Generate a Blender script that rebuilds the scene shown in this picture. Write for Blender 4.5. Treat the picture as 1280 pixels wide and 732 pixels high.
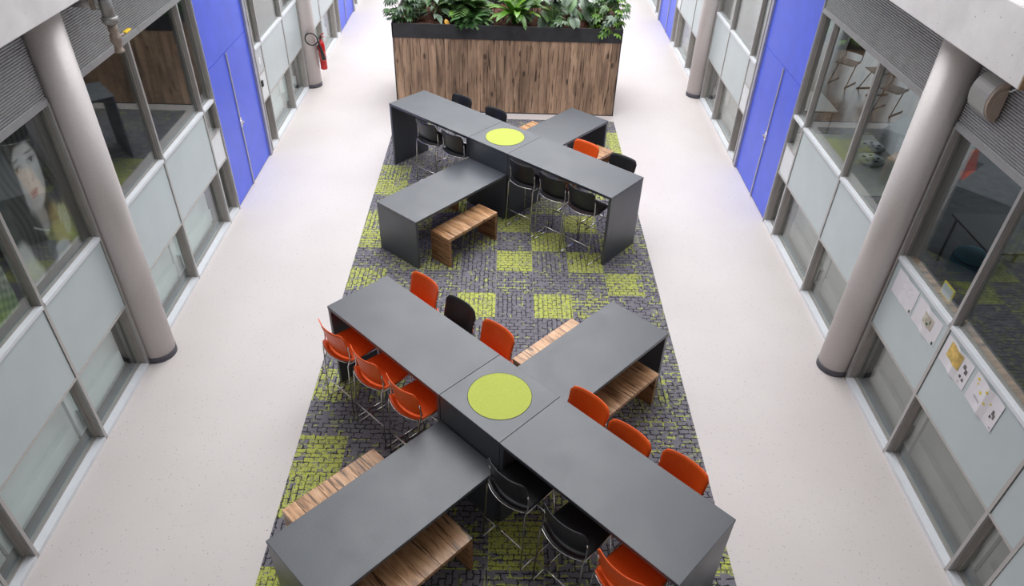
import bpy, bmesh, math, random
from mathutils import Vector, Matrix
for o in list(bpy.data.objects):
    bpy.data.objects.remove(o, do_unlink=True)
SC = bpy.context.scene
COL = SC.collection
random.seed(7)

# ------------------------------------------------------------------ camera
F_PX, CAM_H = 892.427, 5.648
PITCH, YAW, ROLL = 0.6599, 0.02168, 0.03534
cam_d = bpy.data.cameras.new('camera')
cam_d.sensor_width = 36.0
cam_d.lens = 36.0 * F_PX / 1280.0
cam_d.clip_end = 200
cam = bpy.data.objects.new('camera', cam_d)
COL.objects.link(cam)
fw = Vector((math.sin(YAW)*math.cos(PITCH), math.cos(YAW)*math.cos(PITCH), -math.sin(PITCH)))
r0 = Vector((math.cos(YAW), -math.sin(YAW), 0))
u0 = r0.cross(fw)
rt = math.cos(ROLL)*r0 + math.sin(ROLL)*u0
up = -math.sin(ROLL)*r0 + math.cos(ROLL)*u0
m = Matrix((rt, up, -fw)).transposed().to_4x4()
m.translation = Vector((0, 0, CAM_H))
cam.matrix_world = m
SC.camera = cam

# ------------------------------------------------------------------ world, lights, exposure
w = bpy.data.worlds.new('world')
SC.world = w
w.use_nodes = True
w.node_tree.nodes['Background'].inputs['Color'].default_value = (0.86, 0.93, 1.0, 1)
w.node_tree.nodes['Background'].inputs['Strength'].default_value = 2.0
SC.view_settings.view_transform = 'Standard'
SC.view_settings.look = 'None'
SC.view_settings.gamma = 1
SC.view_settings.use_curve_mapping = False
SC.view_settings.exposure = 0.0

def area_light(name, loc, sx, sy, power, color, rot=(0, 0, 0)):
    d = bpy.data.lights.new(name, 'AREA')
    d.shape = 'RECTANGLE'
    d.size, d.size_y, d.energy, d.color = sx, sy, power, color
    o = bpy.data.objects.new(name, d)
    o.location = loc
    o.rotation_euler = rot
    COL.objects.link(o)
    return o
area_light('skylight', (0, 16.9, 9.5), 8.4, 22.5, 2340, (0.965, 0.985, 1.0))

# ------------------------------------------------------------------ materials
def newmat(name):
    mt = bpy.data.materials.new(name)
    mt.use_nodes = True
    nt = mt.node_tree
    return mt, nt, nt.nodes['Principled BSDF']

class N:
    """tiny node-graph helper"""
    def __init__(s, nt): s.nt = nt
    def new(s, t, **kw):
        n = s.nt.nodes.new(t)
        for k, v in kw.items(): setattr(n, k, v)
        return n
    def link(s, a, b): s.nt.links.new(a, b)
    def val(s, sock, v):
        if isinstance(v, bpy.types.NodeSocket): s.link(v, sock)
        else: sock.default_value = v
    def math(s, op, a, b=0.0, c=None, clamp=False):
        n = s.new('ShaderNodeMath', operation=op, use_clamp=clamp)
        s.val(n.inputs[0], a); s.val(n.inputs[1], b)
        if c is not None: s.val(n.inputs[2], c)
        return n.outputs[0]
    def noise(s, vec, scale, detail=2, rough=.5, dist=0):
        n = s.new('ShaderNodeTexNoise')
        if vec is not None: s.link(vec, n.inputs['Vector'])
        n.inputs['Scale'].default_value = scale
        n.inputs['Detail'].default_value = detail
        n.inputs['Roughness'].default_value = rough
        n.inputs['Distortion'].default_value = dist
        return n
    def ramp(s, fac, stops):
        n = s.new('ShaderNodeValToRGB')
        s.link(fac, n.inputs[0])
        el = n.color_ramp.elements
        while len(el) < len(stops): el.new(.5)
        for e, (p, c) in zip(el, stops):
            e.position = p
            e.color = (*c, 1) if not isinstance(c, float) else (c, c, c, 1)
        return n.outputs[0]
    def mix(s, fac, a, b):
        n = s.new('ShaderNodeMix', data_type='RGBA')
        s.val(n.inputs[0], fac)
        s.val(n.inputs[6], a if isinstance(a, bpy.types.NodeSocket) else (*a, 1))
        s.val(n.inputs[7], b if isinstance(b, bpy.types.NodeSocket) else (*b, 1))
        return n.outputs[2]
    def mapping(s, vec, scale=(1, 1, 1), rot=(0, 0, 0)):
        n = s.new('ShaderNodeMapping')
        s.link(vec, n.inputs[0])
        n.inputs['Scale'].default_value = scale
        n.inputs['Rotation'].default_value = rot
        return n.outputs[0]
    def coord(s, which='Object'): return s.new('ShaderNodeTexCoord').outputs[which]
    def bump(s, h, strength, bsdf, dist=.01):
        n = s.new('ShaderNodeBump')
        n.inputs['Strength'].default_value = strength
        n.inputs['Distance'].default_value = dist
        s.link(h, n.inputs['Height'])
        s.link(n.outputs[0], bsdf.inputs['Normal'])

def plain(name, col, rough=.5, metal=0.0, var=.06, scale=8, spec=.5, bump=0.0):
    mt, nt, b = newmat(name)
    g = N(nt)
    n = g.noise(g.coord(), scale, 3)
    c0 = tuple(max(0, c*(1-var)) for c in col)
    c1 = tuple(min(1, c*(1+var)) for c in col)
    g.link(g.ramp(n.outputs[0], [(.3, c0), (.7, c1)]), b.inputs['Base Color'])
    b.inputs['Roughness'].default_value = rough
    b.inputs['Metallic'].default_value = metal
    b.inputs['Specular IOR Level'].default_value = spec
    if bump: g.bump(g.noise(g.coord(), scale*20, 2).outputs[0], bump, b, .002)
    return mt

def mat_terrazzo():
    mt, nt, b = newmat('terrazzo'); g = N(nt)
    v = g.coord()
    big = g.noise(v, .7, 3).outputs[0]
    base = g.ramp(big, [(.3, (.675, .615, .600)), (.7, (.730, .675, .660))])
    vo = g.new('ShaderNodeTexVoronoi'); g.link(v, vo.inputs['Vector']); vo.inputs['Scale'].default_value = 38
    sp = g.math('LESS_THAN', vo.outputs['Distance'], .16)
    sel = g.new('ShaderNodeSeparateColor'); g.link(vo.outputs['Color'], sel.inputs[0])
    keep = g.math('GREATER_THAN', sel.outputs[0], .5)
    mask = g.math('MULTIPLY', sp, keep)
    chip = g.ramp(sel.outputs[1], [(0, (.22, .19, .18)), (.5, (.46, .40, .37)), (1, (.78, .74, .70))])
    c = g.mix(mask, base, chip)
    vo2 = g.new('ShaderNodeTexVoronoi'); g.link(v, vo2.inputs['Vector']); vo2.inputs['Scale'].default_value = 70
    s2 = g.new('ShaderNodeSeparateColor'); g.link(vo2.outputs['Color'], s2.inputs[0])
    m2 = g.math('MULTIPLY', g.math('LESS_THAN', vo2.outputs['Distance'], .2), g.math('GREATER_THAN', s2.outputs[0], .7))
    c = g.mix(g.math('MULTIPLY', m2, .35), c, (.45, .38, .34))
    g.link(c, b.inputs['Base Color'])
    b.inputs['Roughness'].default_value = .42
    b.inputs['Specular IOR Level'].default_value = .35
    return mt

def mat_carpet():
    mt, nt, b = newmat('carpet_pile'); g = N(nt)
    oi = g.new('ShaderNodeObjectInfo')
    add = g.new('ShaderNodeVectorMath', operation='ADD')
    mul = g.new('ShaderNodeVectorMath', operation='SCALE')
    comb = g.new('ShaderNodeCombineXYZ')
    g.link(oi.outputs['Random'], comb.inputs[0]); g.link(oi.outputs['Random'], comb.inputs[1])
    g.link(comb.outputs[0], mul.inputs[0]); mul.inputs['Scale'].default_value = 31.7
    oc = g.coord()
    g.link(oc, add.inputs[0]); g.link(mul.outputs[0], add.inputs[1])
    v = add.outputs[0]
    # wobble
    nz = g.noise(v, 22, 2)
    w1 = g.new('ShaderNodeVectorMath', operation='SUBTRACT'); g.link(nz.outputs['Color'], w1.inputs[0]); w1.inputs[1].default_value = (.5, .5, .5)
    w2 = g.new('ShaderNodeVectorMath', operation='SCALE'); g.link(w1.outputs[0], w2.inputs[0]); w2.inputs['Scale'].default_value = .035
    w3 = g.new('ShaderNodeVectorMath', operation='ADD'); g.link(v, w3.inputs[0]); g.link(w2.outputs[0], w3.inputs[1])
    br = g.new('ShaderNodeTexBrick'); g.link(w3.outputs[0], br.inputs['Vector'])
    br.inputs['Scale'].default_value = 1
    br.inputs['Brick Width'].default_value = .10
    br.inputs['Row Height'].default_value = .058
    br.inputs['Mortar Size'].default_value = .0066
    br.inputs['Mortar Smooth'].default_value = .15
    br.inputs['Color1'].default_value = (0, 0, 0, 1); br.inputs['Color2'].default_value = (1, 1, 1, 1)
    br.offset = .43
    line = br.outputs['Fac']
    brk = g.noise(v, 11, 3).outputs[0]
    line = g.math('MULTIPLY', line, g.math('GREATER_THAN', brk, .43))
    fib = g.noise(v, 260, 2).outputs[0]
    grey = g.ramp(fib, [(.3, (.172, .161, .186)), (.7, (.285, .268, .310))])
    sepc = g.new('ShaderNodeSeparateColor'); g.link(br.outputs['Color'], sepc.inputs[0])
    grey = g.mix(g.math('MULTIPLY', sepc.outputs[0], .35), grey, (.140, .132, .150))
    # green
    amt = g.new('ShaderNodeSeparateColor'); g.link(oi.outputs['Color'], amt.inputs[0])
    n1 = g.noise(w3.outputs[0], 5.5, 2).outputs[0]
    n2 = g.noise(w3.outputs[0], 38, 3, .6).outputs[0]
    fld = g.math('ADD', g.math('MULTIPLY', n1, .55), g.math('MULTIPLY', sepc.outputs[0], .25))
    fld = g.math('ADD', fld, g.math('MULTIPLY', n2, .20))
    # field is roughly .25 .. .75 ; threshold runs with the amount of green in the tile
    thr = g.math('MULTIPLY_ADD', amt.outputs[0], -.45, .74)
    gm = g.math('MULTIPLY', g.math('SUBTRACT', fld, thr), 30, clamp=True)
    hole = g.noise(v, 75, 3, .65).outputs[0]
    gm = g.math('MULTIPLY', gm, g.math('MULTIPLY', g.math('SUBTRACT', hole, g.math('MULTIPLY_ADD', amt.outputs[0], -.10, .52)), 16, clamp=True))
    b2 = g.new('ShaderNodeTexBrick')
    sh = g.new('ShaderNodeVectorMath', operation='ADD'); g.link(w3.outputs[0], sh.inputs[0]); sh.inputs[1].default_value = (.021, .013, 0); g.link(sh.outputs[0], b2.inputs['Vector'])
    b2.inputs['Scale'].default_value = 1; b2.inputs['Brick Width'].default_value = .13; b2.inputs['Row Height'].default_value = .071; b2.inputs['Mortar Size'].default_value = .0065; b2.offset = .37
    gl_ = g.math('MULTIPLY', b2.outputs['Fac'], g.math('MULTIPLY', g.math('SUBTRACT', g.noise(v, 9, 3).outputs[0], g.math('MULTIPLY_ADD', amt.outputs[0], -.35, .60)), 25, clamp=True))
    gm = g.math('MAXIMUM', gm, g.math('MULTIPLY', gl_, .9))
    grn = g.ramp(fib, [(.3, (.44, .49, .075)), (.7, (.68, .72, .15))])
    c = g.mix(gm, grey, grn)
    lw = g.math('MULTIPLY', line, g.math('MULTIPLY_ADD', gm, -.35, .92))
    c = g.mix(lw, c, (.020, .019, .024))
    g.link(c, b.inputs['Base Color'])
    b.inputs['Roughness'].default_value = .95
    b.inputs['Specular IOR Level'].default_value = .1
    b.inputs['Sheen Weight'].default_value = .30
    h = g.math('MULTIPLY_ADD', line, -1.0, g.math('MULTIPLY', fib, .5))
    g.bump(h, .5, b, .004)
    return mt

def mat_wood(name, dark, mid, light, scale=(1, 1, 1), axis='Z', rough=.5):
    """plank wood; grain runs along the given local axis"""
    mt, nt, b = newmat(name); g = N(nt)
    oi = g.new('ShaderNodeObjectInfo')
    off = g.new('ShaderNodeVectorMath', operation='ADD')
    cmb = g.new('ShaderNodeCombineXYZ')
    for i in range(3): g.link(g.math('MULTIPLY', oi.outputs['Random'], 37.0 + 11*i), cmb.inputs[i])
    g.link(g.coord(), off.inputs[0]); g.link(cmb.outputs[0], off.inputs[1])
    st = {'X': (.16, 1, 1), 'Y': (1, .16, 1), 'Z': (1, 1, .16)}[axis]
    v = g.mapping(off.outputs[0], tuple(a*c for a, c in zip(st, scale)))
    n = g.noise(v, 14, 5, .6, .6).outputs[0]
    fine = g.noise(v, 75, 3, .6).outputs[0]
    c = g.ramp(n, [(.30, dark), (.5, mid), (.72, light)])
    c = g.mix(g.math('MULTIPLY', g.math('SUBTRACT', fine, .5), .9, clamp=True), c, dark)
    # knots
    st2 = {'X': (.45, 1, 1), 'Y': (1, .45, 1), 'Z': (1, 1, .45)}[axis]
    vk = g.mapping(off.outputs[0], st2)
    vo = g.new('ShaderNodeTexVoronoi'); g.link(vk, vo.inputs['Vector']); vo.inputs['Scale'].default_value = 6.5
    sc = g.new('ShaderNodeSeparateColor'); g.link(vo.outputs['Color'], sc.inputs[0])
    kn = g.math('MULTIPLY', g.math('SUBTRACT', .20, vo.outputs['Distance']), 14, clamp=True)
    kn = g.math('MULTIPLY', kn, g.math('GREATER_THAN', sc.outputs[0], .55))
    c = g.mix(g.math('MULTIPLY', kn, .8), c, tuple(x*.4 for x in dark))
    # cracks
    vc = g.mapping(off.outputs[0], {'X': (.05, 1, 1), 'Y': (1, .05, 1), 'Z': (1, 1, .05)}[axis])
    cr = g.noise(vc, 40, 2).outputs[0]
    crm = g.math('MULTIPLY', g.math('SUBTRACT', cr, .61), 26, clamp=True)
    c = g.mix(g.math('MULTIPLY', crm, .85), c, tuple(x*.3 for x in dark))
    # plank to plank tone
    hs = g.new('ShaderNodeHueSaturation')
    g.link(c, hs.inputs['Color'])
    g.link(g.math('MULTIPLY_ADD', oi.outputs['Random'], .42, .80), hs.inputs['Value'])
    g.link(hs.outputs[0], b.inputs['Base Color'])
    b.inputs['Roughness'].default_value = rough
    g.bump(fine, .25, b, .002)
    return mt

def mat_laminate():
    mt, nt, b = newmat('anthracite_laminate'); g = N(nt)
    v = g.coord()
    sp = g.noise(v, 330, 2).outputs[0]
    cl = g.noise(v, 2.6, 4, .6).outputs[0]
    c = g.ramp(sp, [(.35, (.048, .052, .062)), (.6, (.082, .090, .106)), (.75, (.15, .16, .19))])
    g.link(c, b.inputs['Base Color'])
    g.link(g.math('MULTIPLY_ADD', cl, .24, .28), b.inputs['Roughness'])
    b.inputs['Specular IOR Level'].default_value = .75
    return mt

def mat_glass(name, tint, r0):
    mt = bpy.data.materials.new(name); mt.use_nodes = True
    nt = mt.node_tree; nt.nodes.clear(); g = N(nt)
    out = g.new('ShaderNodeOutputMaterial')
    geo = g.new('ShaderNodeNewGeometry')
    d = g.new('ShaderNodeVectorMath', operation='DOT_PRODUCT')
    g.link(geo.outputs['Incoming'], d.inputs[0]); g.link(geo.outputs['Normal'], d.inputs[1])
    cosv = g.math('ABSOLUTE', d.outputs['Value'])
    p = g.math('POWER', g.math('SUBTRACT', 1.0, cosv), 5.0)
    fr = g.math('MULTIPLY_ADD', p, 1-r0, r0, clamp=True)
    tr = g.new('ShaderNodeBsdfTransparent'); tr.inputs[0].default_value = (*tint, 1)
    gl = g.new('ShaderNodeBsdfGlossy'); gl.inputs['Roughness'].default_value = 0.0
    gl.inputs['Color'].default_value = (.95, .98, .97, 1)
    mx = g.new('ShaderNodeMixShader')
    g.link(fr, mx.inputs[0]); g.link(tr.outputs[0], mx.inputs[1]); g.link(gl.outputs[0], mx.inputs[2])
    g.link(mx.outputs[0], out.inputs['Surface'])
    return mt

def mat_concrete(name, c0, c1):
    mt, nt, b = newmat(name); g = N(nt)
    v = g.coord()
    n = g.noise(v, 2.2, 5, .6).outputs[0]
    c = g.ramp(n, [(.3, c0), (.7, c1)])
    vo = g.new('ShaderNodeTexVoronoi'); g.link(v, vo.inputs['Vector']); vo.inputs['Scale'].default_value = 17
    s = g.new('ShaderNodeSeparateColor'); g.link(vo.outputs['Color'], s.inputs[0])
    pit = g.math('MULTIPLY', g.math('LESS_THAN', vo.outputs['Distance'], .15), g.math('GREATER_THAN', s.outputs[0], .6))
    c = g.mix(g.math('MULTIPLY', pit, .55), c, (.17, .14, .12))
    g.link(c, b.inputs['Base Color'])
    b.inputs['Roughness'].default_value = .85
    g.bump(g.noise(v, 60, 3).outputs[0], .25, b, .004)
    return mt

def mat_leaf(name, c0, c1, rough=.35):
    mt, nt, b = newmat(name); g = N(nt)
    oi = g.new('ShaderNodeObjectInfo')
    n = g.noise(g.coord(), 30, 2).outputs[0]
    f = g.math('ADD', g.math('MULTIPLY', n, .5), g.math('MULTIPLY', oi.outputs['Random'], .6))
    g.link(g.ramp(f, [(.2, c0), (.85, c1)]), b.inputs['Base Color'])
    b.inputs['Roughness'].default_value = rough
    return mt

def mat_vcol(name, rough=.4):
    mt, nt, b = newmat(name); g = N(nt)
    a = g.new('ShaderNodeVertexColor'); a.layer_name = 'print'
    g.link(a.outputs[0], b.inputs['Base Color'])
    b.inputs['Roughness'].default_value = rough
    return mt

M = dict(
    terrazzo=mat_terrazzo(), carpet=mat_carpet(), laminate=mat_laminate(),
    seam=plain('dark_seam', (.012, .012, .013), .7),
    lime=plain('lime_felt', (.50, .56, .095), .8, var=.05, scale=60),
    orange=plain('orange_plastic', (1.0, .125, .012), .42, var=.05, scale=40),
    black=plain('black_plastic', (.022, .023, .026), .42, var=.1, scale=40),
    chrome=plain('chrome', (.72, .70, .68), .14, 1.0, var=.02),
    planter_wood=mat_wood('planter_boards', (.18, .115, .075), (.45, .285, .178), (.66, .44, .28), scale=(.55, .55, .55), axis='Z', rough=.65),
    bench_wood=mat_wood('bench_boards', (.21, .098, .042), (.57, .305, .150), (.78, .50, .30), scale=(1.3, 1.3, 1.3), axis='X', rough=.33),
    bench_side=mat_wood('bench_side_boards', (.15, .068, .028), (.40, .20, .088), (.54, .30, .15), scale=(1.3, 1.3, 1.3), axis='X', rough=.4),
    rim=plain('planter_metal', (.045, .045, .047), .45, .0, var=.25, scale=5),
    bark=plain('bark_mulch', (.105, .040, .022), .9, var=.6, scale=60),
    bark2=plain('bark_chip', (.16, .062, .033), .85, var=.5, scale=30),
    alu=plain('anodised_aluminium', (.50, .485, .475), .38, .55, var=.03),
    reveal=plain('frame_reveal', (.38, .35, .325), .5, .2, var=.05),
    sill=plain('painted_sill', (.76, .78, .82), .4, var=.03),
    spandrel=plain('spandrel_glass', (.52, .59, .60), .28, var=.03, scale=3, spec=.6),
    whitepanel=plain('white_panel', (.78, .80, .82), .4, var=.02),
    greypanel=plain('grey_panel', (.56, .58, .60), .4, var=.03),
    blue=plain('blue_door', (.085, .140, .80), .38, var=.06, scale=4),
    jamb=plain('lavender_frame', (.38, .38, .47), .4, .2, var=.03),
    fascia=plain('ribbed_metal', (.40, .395, .40), .42, .45, var=.05),
    column=plain('painted_column', (.66, .61, .595), .38, .15, var=.03, scale=40),
    skirting=plain('dark_skirting', (.10, .10, .12), .6),
    concrete=mat_concrete('concrete', (.64, .61, .61), (.79, .76, .76)),
    concrete_shade=plain('shade_brown_concrete', (.30, .19, .11), .9, var=.25, scale=12),  # brown is the warm unlit tone of the beam end, put into the colour
    white=plain('white_plaster', (.80, .80, .80), .8, var=.02),
    glass=mat_glass('clear_glass', (.94, .97, .965), .09),
    dark_floor=plain('room_carpet', (.055, .055, .06), .9, var=.3, scale=6),
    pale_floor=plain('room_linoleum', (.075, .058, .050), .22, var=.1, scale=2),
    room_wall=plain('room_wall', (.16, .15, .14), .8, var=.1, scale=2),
    pale_wall=plain('pale_room_wall', (.30, .29, .28), .8, var=.04, scale=2),
    blind_green=plain('grey_green_lining', (.82, .87, .87), .5, var=.05, scale=3),
    blind_brown=plain('grey_brown_lining', (.40, .37, .345), .6, var=.08, scale=3),
    red=plain('red_paint', (.62, .015, .018), .28),
    rubber=plain('black_rubber', (.018, .018, .02), .5),
    galv=plain('galvanised_steel', (.36, .35, .34), .42, .6, var=.15, scale=30),
    brass=plain('weathered_brass', (.36, .29, .24), .5, .4, var=.15, scale=40),
    yellow=plain('yellow_grip', (.86, .58, .02), .45),
    lampbody=plain('lamp_grey', (.42, .41, .40), .4, .2, var=.03),
    lampend_shade=plain('lamp_end_shade', (.42, .33, .27), .5, var=.05),  # browner than the body: shade on the camera side, painted in
    paper=plain('paper', (.80, .77, .80), .7, var=.02),
    ink=plain('ink', (.11, .10, .11), .7),
    gold=plain('gold_print', (.66, .45, .13), .7, var=.3, scale=14),
    beige=plain('beige_print', (.56, .50, .42), .7, var=.2, scale=20),
    green_ink=plain('green_ink', (.05, .13, .09), .7),
    dot=plain('yellow_print', (.80, .62, .03), .7),
    photo=plain('small_photo', (.14, .12, .12), .6, var=.8, scale=70),
    pale_ink=plain('pale_ink', (.52, .48, .53), .7),
    leaf_dark=mat_leaf('dark_leaf', (.018, .060, .016), (.105, .215, .070)),
    leaf_mid=mat_leaf('mid_leaf', (.034, .095, .018), (.175, .31, .100)),
    leaf_bright=mat_leaf('bright_leaf', (.070, .190, .012), (.22, .42, .045)),
    leaf_fern=mat_leaf('fern_leaf', (.036, .105, .028), (.185, .33, .125), .45),
    leaf_grey=mat_leaf('silvery_leaf', (.07, .13, .07), (.28, .36, .27), .3),
    leaf_yellow=plain('yellowed_leaf', (.75, .38, .03), .4),
    stem=plain('plant_stem', (.085, .075, .035), .7, var=.3, scale=30),
    teal=plain('teal_fabric', (.02, .20, .30), .85),
    desk=plain('pale_desk', (.60, .62, .50), .4, var=.04),
    chairwood=plain('brown_chair_shell', (.10, .055, .035), .5, var=.15),
    steel=plain('dark_steel', (.035, .035, .038), .5, .2),
    disc=plain('grey_disc', (.62, .66, .65), .5),
    poster=mat_vcol('poster_print'),
)

# ------------------------------------------------------------------ mesh helpers
class MB:
    def __init__(s): s.v, s.f, s.mi = [], [], []
    def add(s, vs, fs, mi=0):
        k = len(s.v); s.v += [tuple(p) for p in vs]
        s.f += [tuple(k+i for i in f) for f in fs]; s.mi += [mi]*len(fs)
        return s
    def box(s, x0, x1, y0, y1, z0, z1, mi=0):
        if x0 > x1: x0, x1 = x1, x0
        if y0 > y1: y0, y1 = y1, y0
        vs = [(x, y, z) for z in (z0, z1) for y in (y0, y1) for x in (x0, x1)]
        return s.add(vs, [(0, 2, 3, 1), (4, 5, 7, 6), (0, 1, 5, 4), (2, 6, 7, 3), (0, 4, 6, 2), (1, 3, 7, 5)], mi)
    def tube(s, pts, r, n=8, caps=True, mi=0):
        pts = [Vector(p) for p in pts]
        rs = r if isinstance(r, (list, tuple)) else [r]*len(pts)
        k = len(s.v); prev = None
        for i, p in enumerate(pts):
            a = pts[max(0, i-1)]; b = pts[min(len(pts)-1, i+1)]
            t = (b-a).normalized()
            if prev is None:
                ref = Vector((0, 0, 1)) if abs(t.z) < .9 else Vector((1, 0, 0))
                x = t.cross(ref).normalized()
            else:
                x = (prev - t*prev.dot(t)).normalized()
            prev = x; y = t.cross(x)
            for j in range(n):
                q = 2*math.pi*j/n
                s.v.append(tuple(p + (x*math.cos(q) + y*math.sin(q))*rs[i]))
        for i in range(len(pts)-1):
            for j in range(n):
                a = k+i*n+j; b = k+i*n+(j+1) % n
                s.f.append((a, b, b+n, a+n)); s.mi.append(mi)
        if caps:
            s.f.append(tuple(k+j for j in reversed(range(n)))); s.mi.append(mi)
            e = k+(len(pts)-1)*n
            s.f.append(tuple(e+j for j in range(n))); s.mi.append(mi)
        return s
    def lathe(s, prof, n=32, c=(0, 0, 0), mi=0, cap=True):
        k = len(s.v)
        for r, z in prof:
            for j in range(n):
                q = 2*math.pi*j/n
                s.v.append((c[0]+r*math.cos(q), c[1]+r*math.sin(q), c[2]+z))
        for i in range(len(prof)-1):
            for j in range(n):
                a = k+i*n+j; b = k+i*n+(j+1) % n
                s.f.append((a, b, b+n, a+n)); s.mi.append(mi)
        if cap:
            s.f.append(tuple(k+j for j in reversed(range(n)))); s.mi.append(mi)
            e = k+(len(prof)-1)*n
            s.f.append(tuple(e+j for j in range(n))); s.mi.append(mi)
        return s
    def mesh(s, name, mats, smooth=False):
        me = bpy.data.meshes.new(name)
        me.from_pydata(s.v, [], s.f)
        for mt in (mats if isinstance(mats, (list, tuple)) else [mats]): me.materials.append(mt)
        me.polygons.foreach_set('material_index', s.mi)
        if smooth: me.polygons.foreach_set('use_smooth', [True]*len(me.polygons))
        me.update()
        return me
    def build(s, name, mats, parent=None, smooth=False, bevel=0.0):
        return link(name, s.mesh(name, mats, smooth), parent, bevel)

def link(name, me, parent=None, bevel=0.0, loc=None, rotz=None):
    o = bpy.data.objects.new(name, me)
    COL.objects.link(o)
    if parent: o.parent = parent
    if loc is not None: o.location = loc
    if rotz is not None: o.rotation_euler = (0, 0, rotz)
    if bevel:
        b = o.modifiers.new('bevel', 'BEVEL'); b.width = bevel; b.segments = 2; b.limit_method = 'ANGLE'
    return o

def tag(o, label, cat, group=None, kind=None):
    o['label'] = label
    o['category'] = cat
    if group: o['group'] = group
    if kind: o['kind'] = kind
    return o

def empty(name, loc=(0, 0, 0), rotz=0.0):
    o = bpy.data.objects.new(name, None)
    COL.objects.link(o)
    o.empty_display_size = .1
    o.location = loc
    o.rotation_euler = (0, 0, rotz)
    return o

def copy_tree(o, parent=None):
    c = o.copy(); COL.objects.link(c)
    if parent: c.parent = parent
    for ch in list(o.children): copy_tree(ch, c)
    return c

def struct(o, label, cat): return tag(o, label, cat, kind='structure')

# ------------------------------------------------------------------ setting: floor, slabs, outer shell
XL, XR = 3.903, 3.953
fl = MB().box(-XL-.02, XR+.02, -4, 32, -.2, 0).build('floor', M['terrazzo'])
struct(fl, 'pinkish white terrazzo floor of the atrium hall with fine dark specks', 'floor')
fl2 = MB().box(-10, -XL-.02, -4, 32, -.2, 0).build('floor', M['dark_floor'])
struct(fl2, 'dark carpeted floor of the rooms behind the left glass wall', 'floor')
fl3 = MB().box(XR+.02, 10.5, 6.1, 32, -.2, 0).build('floor', M['pale_floor'])
struct(fl3, 'glossy pale floor of the classroom behind the right glass wall', 'floor')
fl4 = MB().box(XR+.02, 10.5, -4, 6.1, -.2, 0).add([(4.25, 6.1, .004), (10, 6.1, .004), (10, 13.75, .004), (4.25, 6.1, -.01), (10, 6.1, -.01), (10, 13.75, -.01)], [(0, 1, 2), (5, 4, 3), (0, 3, 4, 1), (1, 4, 5, 2), (2, 5, 3, 0)]).build('floor', M['dark_floor'])
struct(fl4, 'dark floor of the room behind the nearest right windows', 'floor')

# gallery edge beams / slabs (concrete)
def beam(s, y0, y1, label):
    e = empty('ceiling')
    struct(e, label, 'concrete slab')
    xw = XL if s < 0 else XR
    MB().box(s*3.5, s*(xw+.3), y0, y1, 3.85, 4.31).build('edge_beam', M['concrete'], e, bevel=.008)
    MB().box(s*(xw+.3), s*10.5, -4, 32, 3.85, 4.31).build('slab', M['concrete'], e)
    if s > 0:
        MB().box(s*3.502, s*(xw+.298), y0-.012, y0+.001, 3.852, 4.308).build('shade_end_face', M['concrete_shade'], e)  # thin sheet painting the shade on the beam end
    return e
beam(-1, -4, 32, 'pale concrete gallery slab edge overhanging the left glass wall')
beam(1, 4.70, 32, 'pale concrete gallery slab edge ending above the right wall lamp')
sb = MB().box(-3.5, 3.95, -4, -1.2, 3.85, 4.31).build('ceiling', M['concrete'])  # out of view, put in to shade the near part of the hall
struct(sb, 'unseen concrete bridge slab behind the viewpoint, added to shade the near end', 'concrete slab')
rf = MB().box(-10.5, 10.5, -4, 32, 9.6, 9.8).build('ceiling', M['white'])
struct(rf, 'white roof deck around the skylight', 'roof')
for nm, b, lb in (('wall_left', (-7.2, -7.0, -4, 32, 4.31, 9.6), 'white upper gallery wall on the left side'),
                  ('wall_right', (7.0, 7.2, -4, 32, 4.31, 9.6), 'white upper gallery wall on the right side'),
                  ('wall_back', (-10.5, 10.5, 32, 32.2, 0, 9.6), 'white end wall at the far end of the hall'),
                  ('wall_front', (-10.5, 10.5, -4.2, -4, 0, 9.6), 'white end wall behind the viewpoint')):
    struct(MB().box(*b).build(nm, M['white']), lb, 'wall')

# rooms behind the glass
rl = MB().box(-10.2, -10.0, -4, 32, 0, 3.85).box(-10, -XL-.16, 32-.1, 32, 0, 3.85).box(-10, -XL-.2, 6.0, 6.1, 0, 3.85).build('wall_left', M['room_wall'])
struct(rl, 'dark inner walls of the rooms behind the left glass wall', 'wall')
rr = MB()
for y in range(6, 32, 3):
    rr.box(10.0, 10.2, y, y+.5, 0, 3.85)
rr.box(10.0, 10.2, 6, 32, 0, .35).box(10.0, 10.2, 6, 32, 3.2, 3.85).box(10.0, 10.2, -4, 6, 0, 3.85)
def slab_wall(mb, x0, y0, x1, y1, z0, z1, t=.08):
    d = Vector((x1-x0, y1-y0, 0)).normalized(); n = Vector((-d.y, d.x, 0))*t
    p = [(x0, y0), (x1, y1), (x1+n.x, y1+n.y), (x0+n.x, y0+n.y)]
    mb.add([(a, b, z) for z in (z0, z1) for a, b in p], [(3, 2, 1, 0), (4, 5, 6, 7), (0, 1, 5, 4), (1, 2, 6, 5), (2, 3, 7, 6), (3, 0, 4, 7)])
slab_wall(rr, XR+.2, 6.04, 10.0, 13.8, 0, 3.85)
struct(rr.build('wall_right', M['pale_wall']), 'outer wall with openings to daylight behind the right glass wall', 'wall')

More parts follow.
